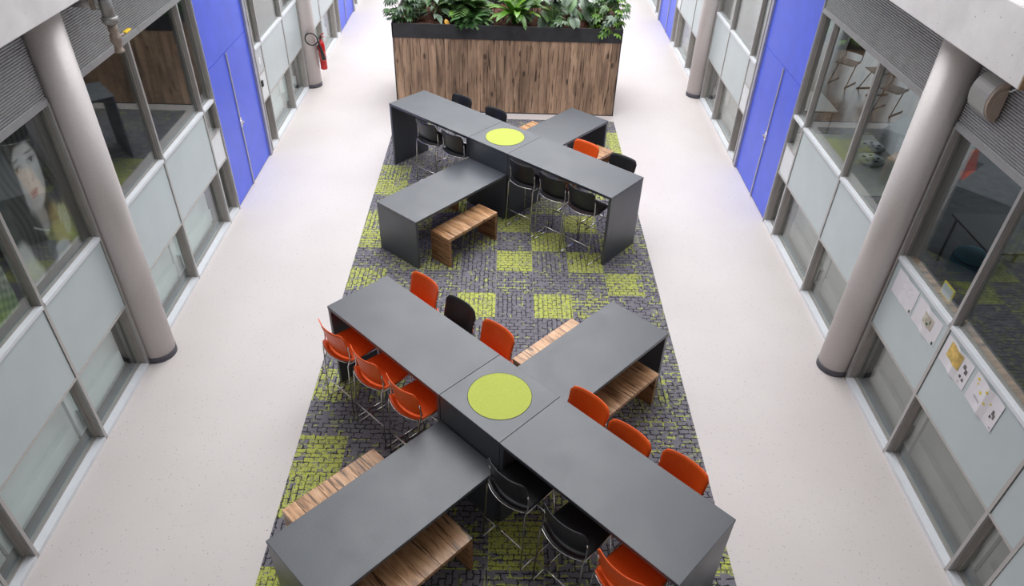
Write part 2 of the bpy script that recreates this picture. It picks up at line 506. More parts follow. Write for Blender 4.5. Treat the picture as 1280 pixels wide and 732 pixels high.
# ------------------------------------------------------------------ glazed side walls
Z_LO, Z_MID, Z_SILL, Z_TOP, Z_SOF = .045, .86, 1.71, 3.07, 3.85
ORD = ['nearest', 'second', 'third', 'fourth', 'fifth', 'sixth', 'seventh', 'eighth', 'ninth', 'tenth', 'eleventh', 'twelfth', 'thirteenth', 'fourteenth']
win_no = [0]; door_no = [0]
BAYS = [('W', 3.08, 3.445), ('W', 3.445, 4.755), ('W', 4.755, 5.82), ('C', 5.82, 6.24), ('W', 6.24, 7.43), ('W', 7.43, 8.76),
        ('N1', 8.76, 9.165), ('D', 9.165, 10.90), ('J', 10.90, 11.08), ('N2', 11.08, 11.44), ('W', 11.44, 12.75), ('W', 12.75, 13.78),
        ('C', 13.78, 14.20), ('W', 14.20, 15.43), ('W', 15.43, 16.76), ('N1', 16.76, 17.165), ('D', 17.165, 18.90), ('J', 18.90, 19.08),
        ('N2', 19.08, 19.44), ('W', 19.44, 20.75), ('W', 20.75, 21.78)]

def side_wall(s):
    side = 'left' if s < 0 else 'right'
    X = XL if s < 0 else XR
    def bx(mb, d0, d1, y0, y1, z0, z1, mi=0): return mb.box(s*(X+d0), s*(X+d1), y0, y1, z0, z1, mi)
    wall = empty('wall_'+side)
    struct(wall, 'glazed %s side wall of aluminium mullions and ribbed metal fascia' % side, 'wall')
    ys = sorted({round(y, 3) for t, a, b in BAYS for y in (a, b)})
    for y in ys:
        near_door = any(t == 'D' and abs(b-y) < .01 for t, a, b in BAYS)
        if near_door: continue
        mb = MB()
        bx(mb, -.006, .02, y-.017, y+.017, 0, Z_TOP, 0)
        bx(mb, .02, .092, y-.02, y+.02, 0, Z_MID, 1); bx(mb, .02, .05, y-.02, y+.02, Z_MID, Z_TOP, 1)
        mb.build('mullion', [M['alu'], M['reveal']], wall)
    # ribbed fascia panels
    def fascia(y0, y1):
        mb = MB(); n = 32; z0, z1 = Z_TOP+.05, Z_SOF
        prof = []
        p = (z1-z0)/n
        for i in range(n):
            zz = z0+i*p
            prof += [(.0, zz), (.0, zz+p*.55), (.011, zz+p*.62), (.011, zz+p*.93)]
        prof.append((.0, z1))
        vs = [(s*(X+d), y, z) for d, z in prof for y in (y0, y1)]
        fs = [(2*i, 2*i+1, 2*i+3, 2*i+2) for i in range(len(prof)-1)]
        mb.add(vs, fs)
        bx(mb, .018, .12, y0, y1, Z_TOP, z1)
        bx(mb, -.012, .018, y0, y1, Z_TOP-.005, z0)
        mb.build('fascia_panel', M['fascia'], wall)
    spans = []
    a = 3.08
    for t, y0, y1 in BAYS:
        if t in 'CD' and y0 > a: spans.append((a, y0))
        if t in 'CD': a = y1
    spans.append((a, 32))
    spans = [(-4, 1.1), (1.1, 3.08)] + spans
    for y0, y1 in spans:
        k = max(1, round((y1-y0)/1.5))
        for i in range(k):
            fascia(y0+(y1-y0)*i/k+.003, y0+(y1-y0)*(i+1)/k-.003)
    # plain stretches outside the glazed bays
    for y0, y1 in ((-4, 3.06), (21.8, 32)):
        mb = MB(); bx(mb, .0, .12, y0, y1, 0, Z_TOP); mb.build('wall_panel', M['spandrel'], wall)
    # inner lining behind the low panes
    mb = MB()
    for t, y0, y1 in BAYS:
        if t == 'W': bx(mb, .26, .30, y0+.02, y1-.02, .0, .84)
    for t, y0, y1 in BAYS:
        if t == 'W': bx(mb, .20, .26, y0+.1, y1-.1, .12, .30)
    lin = mb.build('baseboard_'+side, M['blind_green'] if s < 0 else M['blind_brown'])
    struct(lin, 'low lining panels standing behind the bottom panes of the %s wall' % side, 'panel')
    # bays
    wc = nc = dc = 0
    for t, y0, y1 in BAYS:
        if t in 'WN' or t in ('N1', 'N2'):
            win_no[0] += 1
            w_ = empty('window_%d' % win_no[0])
            if t == 'W':
                lab = '%s wide window bay of the %s wall counted from the front, clear panes and a frosted middle panel' % (ORD[wc], side); wc += 1
            else:
                lab = '%s narrow window bay beside a blue door on the %s wall, counted from the front' % (ORD[nc], side); nc += 1
            struct(w_, lab, 'window')
            a, b = y0+.018, y1-.018
            g0, g1 = y0+.03, y1-.03
            mb = MB(); bx(mb, -.008, .10, a, b, 0, Z_LO); mb.build('bottom_sill', M['sill'], w_)
            mb = MB(); bx(mb, .078, .090, g0, g1, Z_LO, Z_MID-.012); mb.build('lower_pane', M['glass'], w_)
            mb = MB()
            bx(mb, .074, .11, g0-.010, g0+.008, Z_LO, Z_MID); bx(mb, .074, .11, g1-.008, g1+.010, Z_LO, Z_MID)
            bx(mb, .074, .11, g0, g1, Z_LO, Z_LO+.02)
            mb.build('lower_frame', M['reveal'], w_)
            mb = MB(); bx(mb, -.004, .13, a, b, Z_MID-.013, Z_MID+.013); mb.build('rail', M['alu'], w_)
            if t == 'W':
                mb = MB(); bx(mb, .004, .03, a+.006, b-.006, Z_MID+.013, Z_SILL-.028); mb.build('frosted_panel', M['spandrel'], w_)
            else:
                mb = MB(); bx(mb, .004, .03, a+.006, b-.006, Z_MID+.013, 1.285); mb.build('white_panel', M['whitepanel'], w_)
                mb = MB(); bx(mb, -.004, .13, a, b, 1.285, 1.31); mb.build('rail', M['alu'], w_)
                if t == 'N1':
                    mb = MB(); bx(mb, .05, .062, g0, g1, 1.31, Z_SILL-.028); mb.build('middle_pane', M['glass'], w_)
                else:
                    mb = MB(); bx(mb, .004, .03, a+.006, b-.006, 1.31, Z_SILL-.028); mb.build('grey_panel', M['greypanel'], w_)
            mb = MB(); bx(mb, -.012, .058, a, b, Z_SILL-.028, Z_SILL+.012); mb.build('window_sill', M['sill'], w_, bevel=.004)
            mb = MB(); bx(mb, .043, .055, g0, g1, Z_SILL+.012, Z_TOP); mb.build('upper_pane', M['glass'], w_)
            mb = MB()
            bx(mb, .040, .07, g0-.012, g0+.002, Z_SILL+.012, Z_TOP); bx(mb, .040, .07, g1-.002, g1+.012, Z_SILL+.012, Z_TOP)
            bx(mb, .040, .07, g0, g1, Z_SILL+.012, Z_SILL+.022)
            mb.build('upper_frame', M['reveal'], w_)
            if s > 0 and y1 < 6:
                mb = MB(); bx(mb, .075, .15, g0, g1, Z_SILL-.02, Z_SILL+.015); mb.build('inner_sill', M['bench_side'], w_)
        elif t == 'D':
            door_no[0] += 1
            d_ = empty('door_%d' % door_no[0])
            struct(d_, '%s blue double door of the %s wall with a tall blue panel above' % (['nearer', 'farther'][dc], side), 'door'); dc += 1
            ym = y0+.775
            zt = 2.075
            for q0, q1 in ((y0+.02, ym-.008), (ym+.008, y1-.005)):
                mb = MB(); bx(mb, .012, .06, q0, q1, .012, zt-.004); mb.build('door_leaf', M['blue'], d_, bevel=.003)
            mb = MB(); bx(mb, .010, .06, y0+.02, y1-.005, zt+.004, Z_SOF); mb.build('transom_panel', M['blue'], d_, bevel=.003)
            mb = MB(); bx(mb, .06, .12, y0, y1, 0, Z_SOF); mb.build('backing', M['seam'], d_)
            mb = MB(); bx(mb, -.004, .03, ym-.014, ym+.014, .012, zt-.01); mb.build('meeting_stile', M['alu'], d_)
            mb = MB()
            yh = ym-.07
            bx(mb, -.008, .014, ym-.03, ym+.03, .96, 1.10)
            x_ = s*(X-.05)
            mb.tube([(s*X, ym-.01, 1.05), (x_, ym-.01, 1.05), (x_, ym-.03, 1.05), (x_, ym-.16, 1.05)], .011, 8)
            mb.build('door_handle', M['chrome'], d_)
            mb = MB(); bx(mb, -.014, .12, y0-.002, y0+.018, 0, Z_SOF); mb.build('door_frame', M['alu'], d_)
        elif t == 'J':
            mb = MB(); bx(mb, -.02, .12, y0, y0+.085, 0, Z_SOF); mb.build('door_jamb', M['jamb'], wall)
            mb = MB(); bx(mb, .02, .12, y0+.085, y1, 0, Z_SOF); mb.build('door_jamb', M['alu'], wall)
        elif t == 'C':
            mb = MB(); bx(mb, .16, .2, y0, y1, 0, Z_SOF); mb.build('column_backing', M['reveal'], wall)
side_wall(-1)
side_wall(1)

# columns
def column(x, y, label):
    e = empty('column', (x, y, 0))
    tag(e, label, 'column', 'round columns along the side walls')
    MB().lathe([(.186, .075), (.186, 3.848)], 40).build('shaft', M['column'], e, True)
    MB().lathe([(.190, 0), (.190, .072), (.187, .076)], 40).build('base_ring', M['skirting'], e, True)
column(-3.87, 6.03, 'nearer round grey column standing in the left glass wall')
column(3.89, 6.03, 'nearer round grey column standing in the right glass wall')
column(-3.87, 13.99, 'farther left round column with the fire extinguisher hung on it')
column(3.90, 14.0, 'farther right round column beyond the blue door')

# ------------------------------------------------------------------ carpet of loose tiles
T = .4845
GREEN = {}
def G(s):
    for tok in s.split():
        k, v = tok.split('=')
        r, c = k.split(',')
        GREEN[(int(r), int(c))] = float(v)
G('4,0=.75 5,0=.8 7,0=.7 8,0=.75 10,0=.7 1,8=.9 2,8=.85 1,7=.7 2,7=.6 7,1=.6 6,2=.8 9,2=.55 8,3=.5 9,4=.95 8,5=.95 9,6=.9 '
  '10,7=.85 11,3=.95 11,5=.9 11,6=.55 7,6=.9 7,4=.9 8,7=.6 6,5=.5 5,7=.6 9,1=.42 14,7=.45 18,8=.75 14,0=.62 14,1=.35 16,0=.85 17,0=.85 '
  '19,0=.95 18,4=.95 18,3=.45 17,5=.5 9,5=.22 10,4=.25 10,6=.3 12,8=.28 13,8=.3 14,8=.25 15,8=.3 16,8=.25 15,7=.3 15,0=.25 13,0=.3 '
  '0,2=.22 0,3=.25 0,4=.22 0,6=.2 7,8=.25 8,8=.28 9,7=.2 10,8=.3 11,8=.3 5,4=.6 6,3=.3 5,2=.4 19,4=.3 19,5=.3 18,5=.3 12,0=.5 12,7=.3 4,2=.5 9,0=.2 10,1=.2 11,1=.2 17,4=.4')
cp = empty('carpet', (0, 0, 0))
tag(cp, 'long grey and lime green tiled carpet under both table clusters', 'carpet')
tile_me = MB().box(-T/2+.0008, T/2-.0008, -T/2+.0008, T/2-.0008, 0, .006).mesh('carpet_tile', M['carpet'])
strip_me = MB().box(-.092, .092, -T/2+.0008, T/2-.0008, 0, .006).mesh('carpet_tile', M['carpet'])
rnd = random.Random(3)
for r in range(0, 23):
    for c in range(9):
        y = 12.592-T*(r+.5)
        x = -1.99+T*(c+.5) if c < 8 else -1.99+8*T+.0925
        o = link('carpet_tile', tile_me if c < 8 else strip_me, cp, loc=(x, y, 0), rotz=(rnd.randrange(4)*math.pi/2 if c < 8 else rnd.randrange(2)*math.pi))
        a = GREEN.get((r, c), rnd.choice([0, .05, .1, .15, .18]))
        o.color = (a, a, a, 1)

# ------------------------------------------------------------------ table clusters
HI, LO_, HW = 1.0635, .74, .379
ZC = .0062     # top of the carpet
def local(e_pos, ang, u, v):
    return (e_pos[0]+u*math.cos(ang)-v*math.sin(ang), e_pos[1]+u*math.sin(ang)+v*math.cos(ang))

def table(name, label, group, pos, ang, u0, u1, v0, v1, h, along, sides):
    """slab table; panels stand at the ends named in `sides` ('-','+') along the axis"""
    cx, cy = (u0+u1)/2, (v0+v1)/2
    x, y = local(pos, ang, cx, cy)
    e = empty(name, (x, y, ZC), ang)
    tag(e, label, 'table', group)
    a, b = (u1-u0)/2, (v1-v0)/2
    th, pt = .038, .042
    hh = h-ZC
    MB().box(-a, a, -b, b, hh-th, hh).build('tabletop', M['laminate'], e, bevel=.003)
    for sd in sides:
        mb = MB()
        if along == 'u':
            q = a-.002 if sd == '+' else -a+.002
            q2 = q-pt if sd == '+' else q+pt
            mb.box(q, q2, -b+.003, b-.003, 0, hh-th-.002)
        else:
            q = b-.002 if sd == '+' else -b+.002
            q2 = q-pt if sd == '+' else q+pt
            mb.box(-a+.003, a-.003, q, q2, 0, hh-th-.002)
        mb.build('end_panel', M['laminate'], e, bevel=.003)
        # dark joint under the top
    MB().box(-a+.012, a-.012, -b+.012, b-.012, hh-th-.004, hh-th+.001).build('joint_strip', M['seam'], e)
    return e

def bench(label, pos, ang, u0, u1, v0, v1, extra=0.0):
    x, y = local(pos, ang, (u0+u1)/2, (v0+v1)/2)
    e = empty('bench', (x, y, ZC), ang+extra)
    tag(e, label, 'bench', 'wooden benches at the low tables')
    a, b = (u1-u0)/2, (v1-v0)/2
    h = .45-ZC
    rn = random.Random(label)
    cuts = [-b]
    n = 6
    for i in range(1, n): cuts.append(-b+2*b*(i+rn.uniform(-.28, .28))/n)
    cuts.append(b)
    for i in range(n):
        MB().box(-a, a, cuts[i]+(.0015 if i else 0), cuts[i+1]-(.0015 if i < n-1 else 0), h-.042, h).build('plank', M['bench_wood'], e, bevel=.0015)
    MB().box(-a+.004, a-.004, -b+.004, b-.004, h-.04, h-.006).build('core_board', M['seam'], e)
    for s in (-1, 1):
        MB().box(-a+.001, a-.001, s*(b-.001), s*(b-.043), 0, h-.043).build('end_panel', M['bench_side'], e, bevel=.002)
    return e

NEAR = ((0.0198, 4.4247), -.77608)
FAR = ((0.0270, 9.6112), -.71423)
for (pos, ang), w_, LB, LF in ((NEAR, 'near', 2.101, 2.1426), (FAR, 'far', 2.101, 2.1426)):
    wl = 'front' if w_ == 'near' else 'rear'
    e = empty('centre_block', (pos[0], pos[1], ZC), ang)
    tag(e, 'square anthracite block with lime disc at the centre of the %s table cluster' % wl, 'table block', 'centre blocks of the clusters')
    g = HW-.002
    hh = HI-ZC
    MB().box(-g, g, -g, g, hh-.038, hh).build('top', M['laminate'], e, bevel=.003)
    MB().box(-g+.003, g-.003, -g+.003, g-.003, 0, hh-.040).build('body', M['laminate'], e, bevel=.003)
    MB().lathe([(.287, hh-.006), (.287, hh+.0012)], 56).build('disc_edge', M['seam'], e)
    MB().lathe([(.282, hh-.006), (.282, hh+.0024)], 56).build('felt_disc', M['lime'], e)
    table('high_table', 'left high table of the %s cluster, anthracite slab on an end panel' % wl, 'high tables', pos, ang, -LB, -HW-.001, -HW, HW, HI, 'u', '-+')
    table('high_table', 'right high table of the %s cluster, anthracite slab on an end panel' % wl, 'high tables', pos, ang, HW+.001, LF, -HW, HW, HI, 'u', '-+')
    table('low_table', 'low anthracite table on the camera side of the %s cluster' % wl, 'low tables', pos, ang, -HW, HW, -2.146, -HW-.003, LO_, 'v', '-+')
    table('low_table', 'low anthracite table on the planter side of the %s cluster' % wl, 'low tables', pos, ang, -HW, HW, HW+.003, 2.146, LO_, 'v', '-+')

bench('pale bench strip left of the front cluster low table on the camera side', *NEAR, -.75, -.41, -1.835, -.882)
bench('dark brown bench beside the front low table, cut by the lower picture edge', *NEAR, .237, .577, -1.82, -.868)
bench('brown bench right of the front cluster low table on its planter side', *NEAR, .183, .523, .89, 1.842)
bench('pale strip of bench on the left of the planter side low table, front cluster', *NEAR, -.705, -.365, .905, 1.87)
bench('brown bench fully in view beside the low camera side table of the rear cluster', *FAR, .31, .655, -1.835, -.885)
bench('bench under the rear camera side low table, only one leg showing', *FAR, -.62, -.28, -1.65, -.70)
bench('pale bench behind the single orange stool back of the rear cluster', *FAR, .40, .74, .86, 1.81, -.05)
bench('small pale bench end peeking out near the planter, left of the rear low table', *FAR, -.91, -.57, .83, 1.775)

# ------------------------------------------------------------------ bar stools
def shell_seat():
    """seat pan: flat, rounded, rear edge bowed and turned up, front edge turned down"""
    nx, ny = 14, 14
    vs = []
    def surf(i, j):
        a = -1+2*i/nx; t = j/ny            # t 0 rear .. 1 front
        wd = .212+.010*math.sin(math.pi*min(1, t*1.3))
        rear = -.222+.060*a*a
        front = .285-.020*a*a
        y = rear+(front-rear)*t
        z = .755
        e = max(0, .16-t)/.16
        z += .030*e*e
        e2 = max(0, t-.86)/.14
        z -= .035*e2*e2
        z += .012*a*a
        corner = .012*max(0, abs(a)-.75)/.25*max(0, (t-.85)/.15)
        return Vector((a*(wd-corner), y, z))
    th = .008
    for k in (0, 1):
        for j in range(ny+1):
            for i in range(nx+1):
                p = surf(i, j)
                vs.append(p-Vector((0, 0, th*k)))
    W = nx+1; K = W*(ny+1); fs = []
    for j in range(ny):
        for i in range(nx):
            a = j*W+i
            fs.append((a, a+1, a+1+W, a+W)); fs.append((K+a, K+a+W, K+a+1+W, K+a+1))
    for i in range(nx):
        fs.append((i, K+i, K+i+1, i+1)); q = ny*W+i; fs.append((q, q+1, K+q+1, K+q))
    for j in range(ny):
        q = j*W; fs.append((q, q+W, K+q+W, K+q)); q += nx; fs.append((q, K+q, K+q+W, q+W))
    mb = MB(); mb.add(vs, fs); return mb

def shell_back():
    nx, nz = 16, 8
    th = .007
    W = nx+1; vs = []
    for k in (0, 1):
        for j in range(nz+1):
            for i in range(nx+1):
                a = -1+2*i/nx; t = j/nz
                half = .206+.014*t
                cz = max(0, abs(a)-.80)/.20
                z = .790+(.310+.012*a*a-.055*cz**2.2)*t
                y = -.160-.062*t+.058*abs(a)**2.2
                vs.append((a*half, y+th*k, z))
    K = W*(nz+1); fs = []
    for j in range(nz):
        for i in range(nx):
            a = j*W+i
            fs.append((a, a+1, a+1+W, a+W)); fs.append((K+a, K+a+W, K+a+1+W, K+a+1))
    for i in range(nx):
        fs.append((i, K+i, K+i+1, i+1)); q = nz*W+i; fs.append((q, q+1, K+q+1, K+q))
    for j in range(nz):
        q = j*W; fs.append((q, q+W, K+q+W, K+q)); q += nx; fs.append((q, K+q, K+q+W, q+W))
    mb = MB(); mb.add(vs, fs); return mb

seat_me = {c: shell_seat().mesh('seat', M[c], True) for c in ('orange', 'black')}
back_me = {c: shell_back().mesh('backrest', M[c], True) for c in ('orange', 'black')}
tr = .0072
def rear_leg(s): return MB().tube([(s*.232, -.195, tr), (s*.218, -.165, .72), (s*.214, -.128, .80), (s*.212, -.128, .90), (s*.217, -.140, .955)], tr, 8).mesh('rear_leg', M['chrome'], True)
def front_leg(s): return MB().tube([(s*.232, .235, tr), (s*.226, .215, .35), (s*.205, .200, .735)], tr, 8).mesh('front_leg', M['chrome'], True)
def runner(s): return MB().tube([(s*.232, -.195, tr), (s*.232, .235, tr)], tr, 8).mesh('floor_runner', M['chrome'], True)
frame_me = []
for s in (-1, 1):
    frame_me += [('leg', rear_leg(s)), ('leg', front_leg(s)), ('floor_runner', runner(s))]
    frame_me.append(('seat_rail', MB().tube([(s*.205, .200, .735), (s*.213, -.150, .738)], tr, 8).mesh('seat_rail', M['chrome'], True)))
frame_me.append(('crossbar', MB().tube([(-.226, -.183, .30), (.226, -.183, .30)], tr, 8).mesh('crossbar', M['chrome'], True)))
frame_me.append(('footrest', MB().tube([(-.226, .216, .32), (.226, .216, .32)], tr, 8).mesh('footrest', M['chrome'], True)))
hoop = []
for i in range(13):
    a = -1+2*i/12
    hoop.append((a*.213, -.226+.062*a*a, .772))
frame_me.append(('rear_hoop', MB().tube(hoop, .0045, 6).mesh('rear_hoop', M['chrome'], True)))
frame_me.append(('front_rail', MB().tube([(-.205, .200, .735), (.205, .200, .735)], tr, 8).mesh('front_rail', M['chrome'], True)))

def make_stool(col):
    e = empty('bar_stool')
    link('seat', seat_me[col], e)
    link('backrest', back_me[col], e)
    for nm, me in frame_me: link(nm, me, e)
    return e
proto = {}
def stool(col, label, cl, u, v, side, tw=0.0):
    pos, ang = cl
    if col in proto: o = copy_tree(proto[col])
    else: o = proto[col] = make_stool(col)
    x, y = local(pos, ang, u, v)
    o.location = (x, y, ZC)
    # side -1: stands at negative v and faces +v
    o.rotation_euler = (0, 0, ang+(0 if side < 0 else math.pi)+tw)
    tag(o, label, 'bar stool', 'bar stools at the high tables')
    return o
stool('orange', 'orange stool at the outer end of the front left high table, nearest the left floor', NEAR, -1.755, -.40, -1)
stool('orange', 'orange stool in the middle of the three lined up at the front left high table', NEAR, -1.225, -.40, -1)
stool('orange', 'orange stool of the front left high table nearest the lime disc, camera side', NEAR, -.69, -.39, -1)
stool('orange', 'orange stool back beyond the outer end of the front left high table', NEAR, -1.72, .425, 1)
stool('black', 'single black stool back between two orange ones beyond the front left table', NEAR, -1.155, .425, 1)
stool('orange', 'orange stool back right of the black one beyond the front left table', NEAR, -.615, .43, 1)
stool('black', 'black stool in the inner corner of the front cluster beside the centre block', NEAR, .645, -.40, -1)
stool('black', 'black stool between a black and an orange stool at the front right table', NEAR, 1.245, -.395, -1)
stool('orange', 'orange stool cut by the lower frame edge at the front right table', NEAR, 1.785, -.40, -1)
stool('orange', 'orange stool back next to the brown bench beyond the front right table', NEAR, .60, .36, 1)
stool('orange', 'orange stool back in the middle of three beyond the front right table', NEAR, 1.085, .30, 1)
stool('orange', 'orange stool back at the outer end beyond the front right table, nearest the right floor', NEAR, 1.595, .36, 1)
stool('black', 'black stool at the rear left high table nearest its end panel', FAR, -1.13, -.345, -1)
stool('black', 'black stool at the rear left high table touching the centre block', FAR, -.585, -.345, -1)
stool('black', 'black stool back against the planter boards, left of another one', FAR, -1.39, .375, 1)
stool('black', 'black stool back against the planter, nearer to the lime disc', FAR, -.66, .385, 1)
stool('black', 'black stool of the rear right table nearest the centre block, camera side', FAR, .745, -.345, -1)
stool('black', 'black stool in the middle of three at the rear right high table', FAR, 1.275, -.345, -1)
stool('black', 'black stool next to the end panel of the rear right high table', FAR, 1.76, -.345, -1)
stool('orange', 'only orange stool back of the rear cluster, in front of a pale bench', FAR, 1.04, .43, 1)
stool('black', 'black stool back right of the orange one beyond the rear right table', FAR, 1.665, .435, 1)

# ------------------------------------------------------------------ planter
pl = empty('planter', (0.035, 12.85, 0))
tag(pl, 'large planter box clad in brown boards with a dark metal rim', 'planter')
PW, PD = 2.05, 1.62
rn = random.Random(11)
MB().box(-PW+.02, PW-.02, .03, PD-.03, .012, 1.40).build('core_box', M['seam'], pl)
def boards(n, length, place):
    ws = [rn.uniform(.75, 1.3) for _ in range(n)]
    t = sum(ws); p = 0
    for w_ in ws:
        q = p+w_/t*length
        place(p+.0022, q-.0022); p = q
def front_board(a, b):
    d = rn.uniform(.0, .005)
    MB().box(a-PW+.018, b-PW+.018, .004+d, .03, .02, 1.383).build('board', M['planter_wood'], pl, bevel=.0015)
boards(29, 2*PW-.036, front_board)
for sgn in (-1, 1):
    def side_board(a, b):
        d = rn.uniform(0, .004)
        MB().box(sgn*(PW-.02), sgn*(PW-.006-d), a+.02, b+.02, .02, 1.383).build('board', M['planter_wood'], pl)
    boards(11, PD-.04, side_board)
    MB().box(sgn*(PW-.016), sgn*PW, 0, .016, .0, 1.385).build('corner_trim', M['rim'], pl)
    MB().box(sgn*(PW-.016), sgn*PW, PD-.016, PD, .0, 1.385).build('corner_trim', M['rim'], pl)
MB().box(-PW+.016, PW-.016, .006, .03, 0, .02).build('plinth', M['rim'], pl)
MB().box(-PW+.018, PW-.018, PD-.03, PD-.006, .02, 1.383).build('back_panel', M['planter_wood'], pl)
mb = MB()
mb.box(-PW, PW, -.004, .02, 1.385, 1.632); mb.box(-PW, PW, PD-.02, PD+.004, 1.385, 1.632)
mb.box(-PW-.004, -PW+.02, -.004, PD+.004, 1.385, 1.6325); mb.box(PW-.02, PW+.004, -.004, PD+.004, 1.385, 1.6325)
mb.build('metal_rim', M['rim'], pl)
# soil and bark
nx, ny = 60, 26; vs = []
for j in range(ny+1):
    for i in range(nx+1):
        vs.append((-PW+.02+(2*PW-.04)*i/nx, .02+(PD-.04)*j/ny, 1.54+rn.uniform(-.014, .014)))
fs = [(j*(nx+1)+i, j*(nx+1)+i+1, (j+1)*(nx+1)+i+1, (j+1)*(nx+1)+i) for j in range(ny) for i in range(nx)]
so = MB().add(vs, fs).build('soil', M['bark'], pl)
mb = MB()
for k in range(1800):
    x, y = rn.uniform(-PW+.06, PW-.06), rn.uniform(.05, PD-.06)
    a = rn.uniform(0, 6.28); l, w_ = rn.uniform(.012, .032), rn.uniform(.005, .012)
    ca, sa = math.cos(a), math.sin(a); z = 1.547+rn.uniform(0, .018)
    q = [(-l, -w_, -.004), (l, -w_, rn.uniform(-.008, .008)), (l, w_, rn.uniform(0, .01)), (-l, w_, .004), (0, 0, .008)]
    p = [(x+a_*ca-b_*sa, y+a_*sa+b_*ca, z+c_) for a_, b_, c_ in q]
    mb.add(p, [(0, 1, 4), (1, 2, 4), (2, 3, 4), (3, 0, 4)])
ch = mb.build('bark_chips', M['bark2'], pl); ch['kind'] = 'stuff'

# ---- leaves
def leaf_ovate(L=.2, Wd=.085, droop=.35, n=7):
    vs, fs = [], []
    for i in range(n+1):
        t = i/n
        wd = Wd*.5*(math.sin(math.pi*min(1, t*1.02)**.75))*(1 if t < .98 else .02)
        x = L*t*(1-.12*droop*t)
        z = .25*L*t-droop*L*t*t
        vs += [(x, -wd, z+wd*.25), (x, 0, z-.004), (x, wd, z+wd*.25)]
    for i in range(n):
        a = i*3
        fs += [(a, a+1, a+4, a+3), (a+1, a+2, a+5, a+4)]
    return vs, fs
def leaf_palmate(R=.14, lobes=7):
    vs, fs = [], []
    for k in range(lobes):
        a = math.radians(-115+230*k/(lobes-1))
        L = R*(1-.32*abs(k-(lobes-1)/2)/((lobes-1)/2))
        base = len(vs); ca, sa = math.cos(a), math.sin(a)
        for t, wd in ((.0, .10), (.3, .13), (.6, .17), (.82, .11), (1, .0)):
            x = L*t; z = .07*L*math.sin(3*t)-.42*L*t*t
            w_ = wd*R
            for q in (-1, 0, 1):
                vs.append((x*ca-q*w_*sa, x*sa+q*w_*ca, z-(.1*w_ if q == 0 else -.15*w_)))
        for i in range(4):
            b = base+i*3
            fs += [(b, b+1, b+4, b+3), (b+1, b+2, b+5, b+4)]
    return vs, fs
def leaf_feather(L=.26, pairs=9):
    vs, fs = [], []
    def spine(t): return Vector((L*t*(1-.15*t), 0, .30*L*t-.62*L*t*t))
    for k in range(pairs):
        t = .18+.80*k/(pairs-1); p = spine(t)
        l = L*.36*(math.sin(math.pi*(.18+.78*(1-t)))**.8+.12)
        for s in (-1, 1):
            a = math.radians(62-26*t)
            d = Vector((math.cos(a), s*math.sin(a), -.32)); nrm = Vector((-math.sin(a), s*math.cos(a), 0))
            w_ = l*.13+.003
            b = len(vs)
            for q in (p-nrm*w_, p+d*l*.55-nrm*w_*1.2, p+d*l+Vector((0, 0, -.1*l)), p+d*l*.55+nrm*w_*1.2, p+nrm*w_):
                vs.append(tuple(q))
            fs.append((b, b+1, b+2, b+3, b+4))
    b = len(vs)
    for i in range(8):
        p = spine(i/7); vs += [(p.x, -.003, p.z+.002), (p.x, .003, p.z+.002)]
    for i in range(7): fs.append((b+2*i, b+2*i+1, b+2*i+3, b+2*i+2))
    return vs, fs
def leaf_strap(L=.5, Wd=.09, droop=.7, up=.95, n=10):
    vs, fs = [], []
    for i in range(n+1):
        t = i/n
        wd = Wd*.5*(.35+.65*math.sin(math.pi*min(1, .12+t*.80)))*(1 if t < .93 else (1-t)/.07+.05)
        x = L*(.55*t+.30*t*t); z = L*(up*t-droop*t*t)
        rip = .006*math.sin(t*26)
        vs += [(x, -wd, z+wd*.45+rip), (x, 0, z), (x, wd, z+wd*.45-rip)]
    for i in range(n):
        a = i*3
        fs += [(a, a+1, a+4, a+3), (a+1, a+2, a+5, a+4)]
    return vs, fs
def leaf_blade(L=.42, Wd=.012, n=7):
    vs, fs = [], []
    for i in range(n+1):
        t = i/n; wd = Wd*.5*(1-t**3)
        x = L*(.35*t+.45*t*t); z = L*(.9*t-.55*t*t)
        vs += [(x, -wd, z), (x, wd, z)]
    for i in range(n): fs.append((2*i, 2*i+1, 2*i+3, 2*i+2))
    return vs, fs
def lm(name, vf, mt): return MB().add(*vf).mesh(name, M[mt], True)
LEAF = {}
for mt in ('leaf_dark', 'leaf_mid', 'leaf_grey', 'leaf_bright', 'leaf_yellow'):
    LEAF['ovate', mt] = lm('leaf', leaf_ovate(), mt)
for mt in ('leaf_mid', 'leaf_grey', 'leaf_dark', 'leaf_bright'):
    LEAF['palm', mt] = lm('leaf', leaf_palmate(), mt)
for mt in ('leaf_fern', 'leaf_mid', 'leaf_grey'):
    LEAF['feather', mt] = lm('frond', leaf_feather(), mt)
LEAF['strap', 'leaf_bright'] = lm('leaf', leaf_strap(), 'leaf_bright')
LEAF['strap', 'leaf_mid'] = lm('leaf', leaf_strap(.42, .10, .95), 'leaf_mid')
LEAF['blade', 'leaf_mid'] = lm('blade', leaf_blade(), 'leaf_mid')

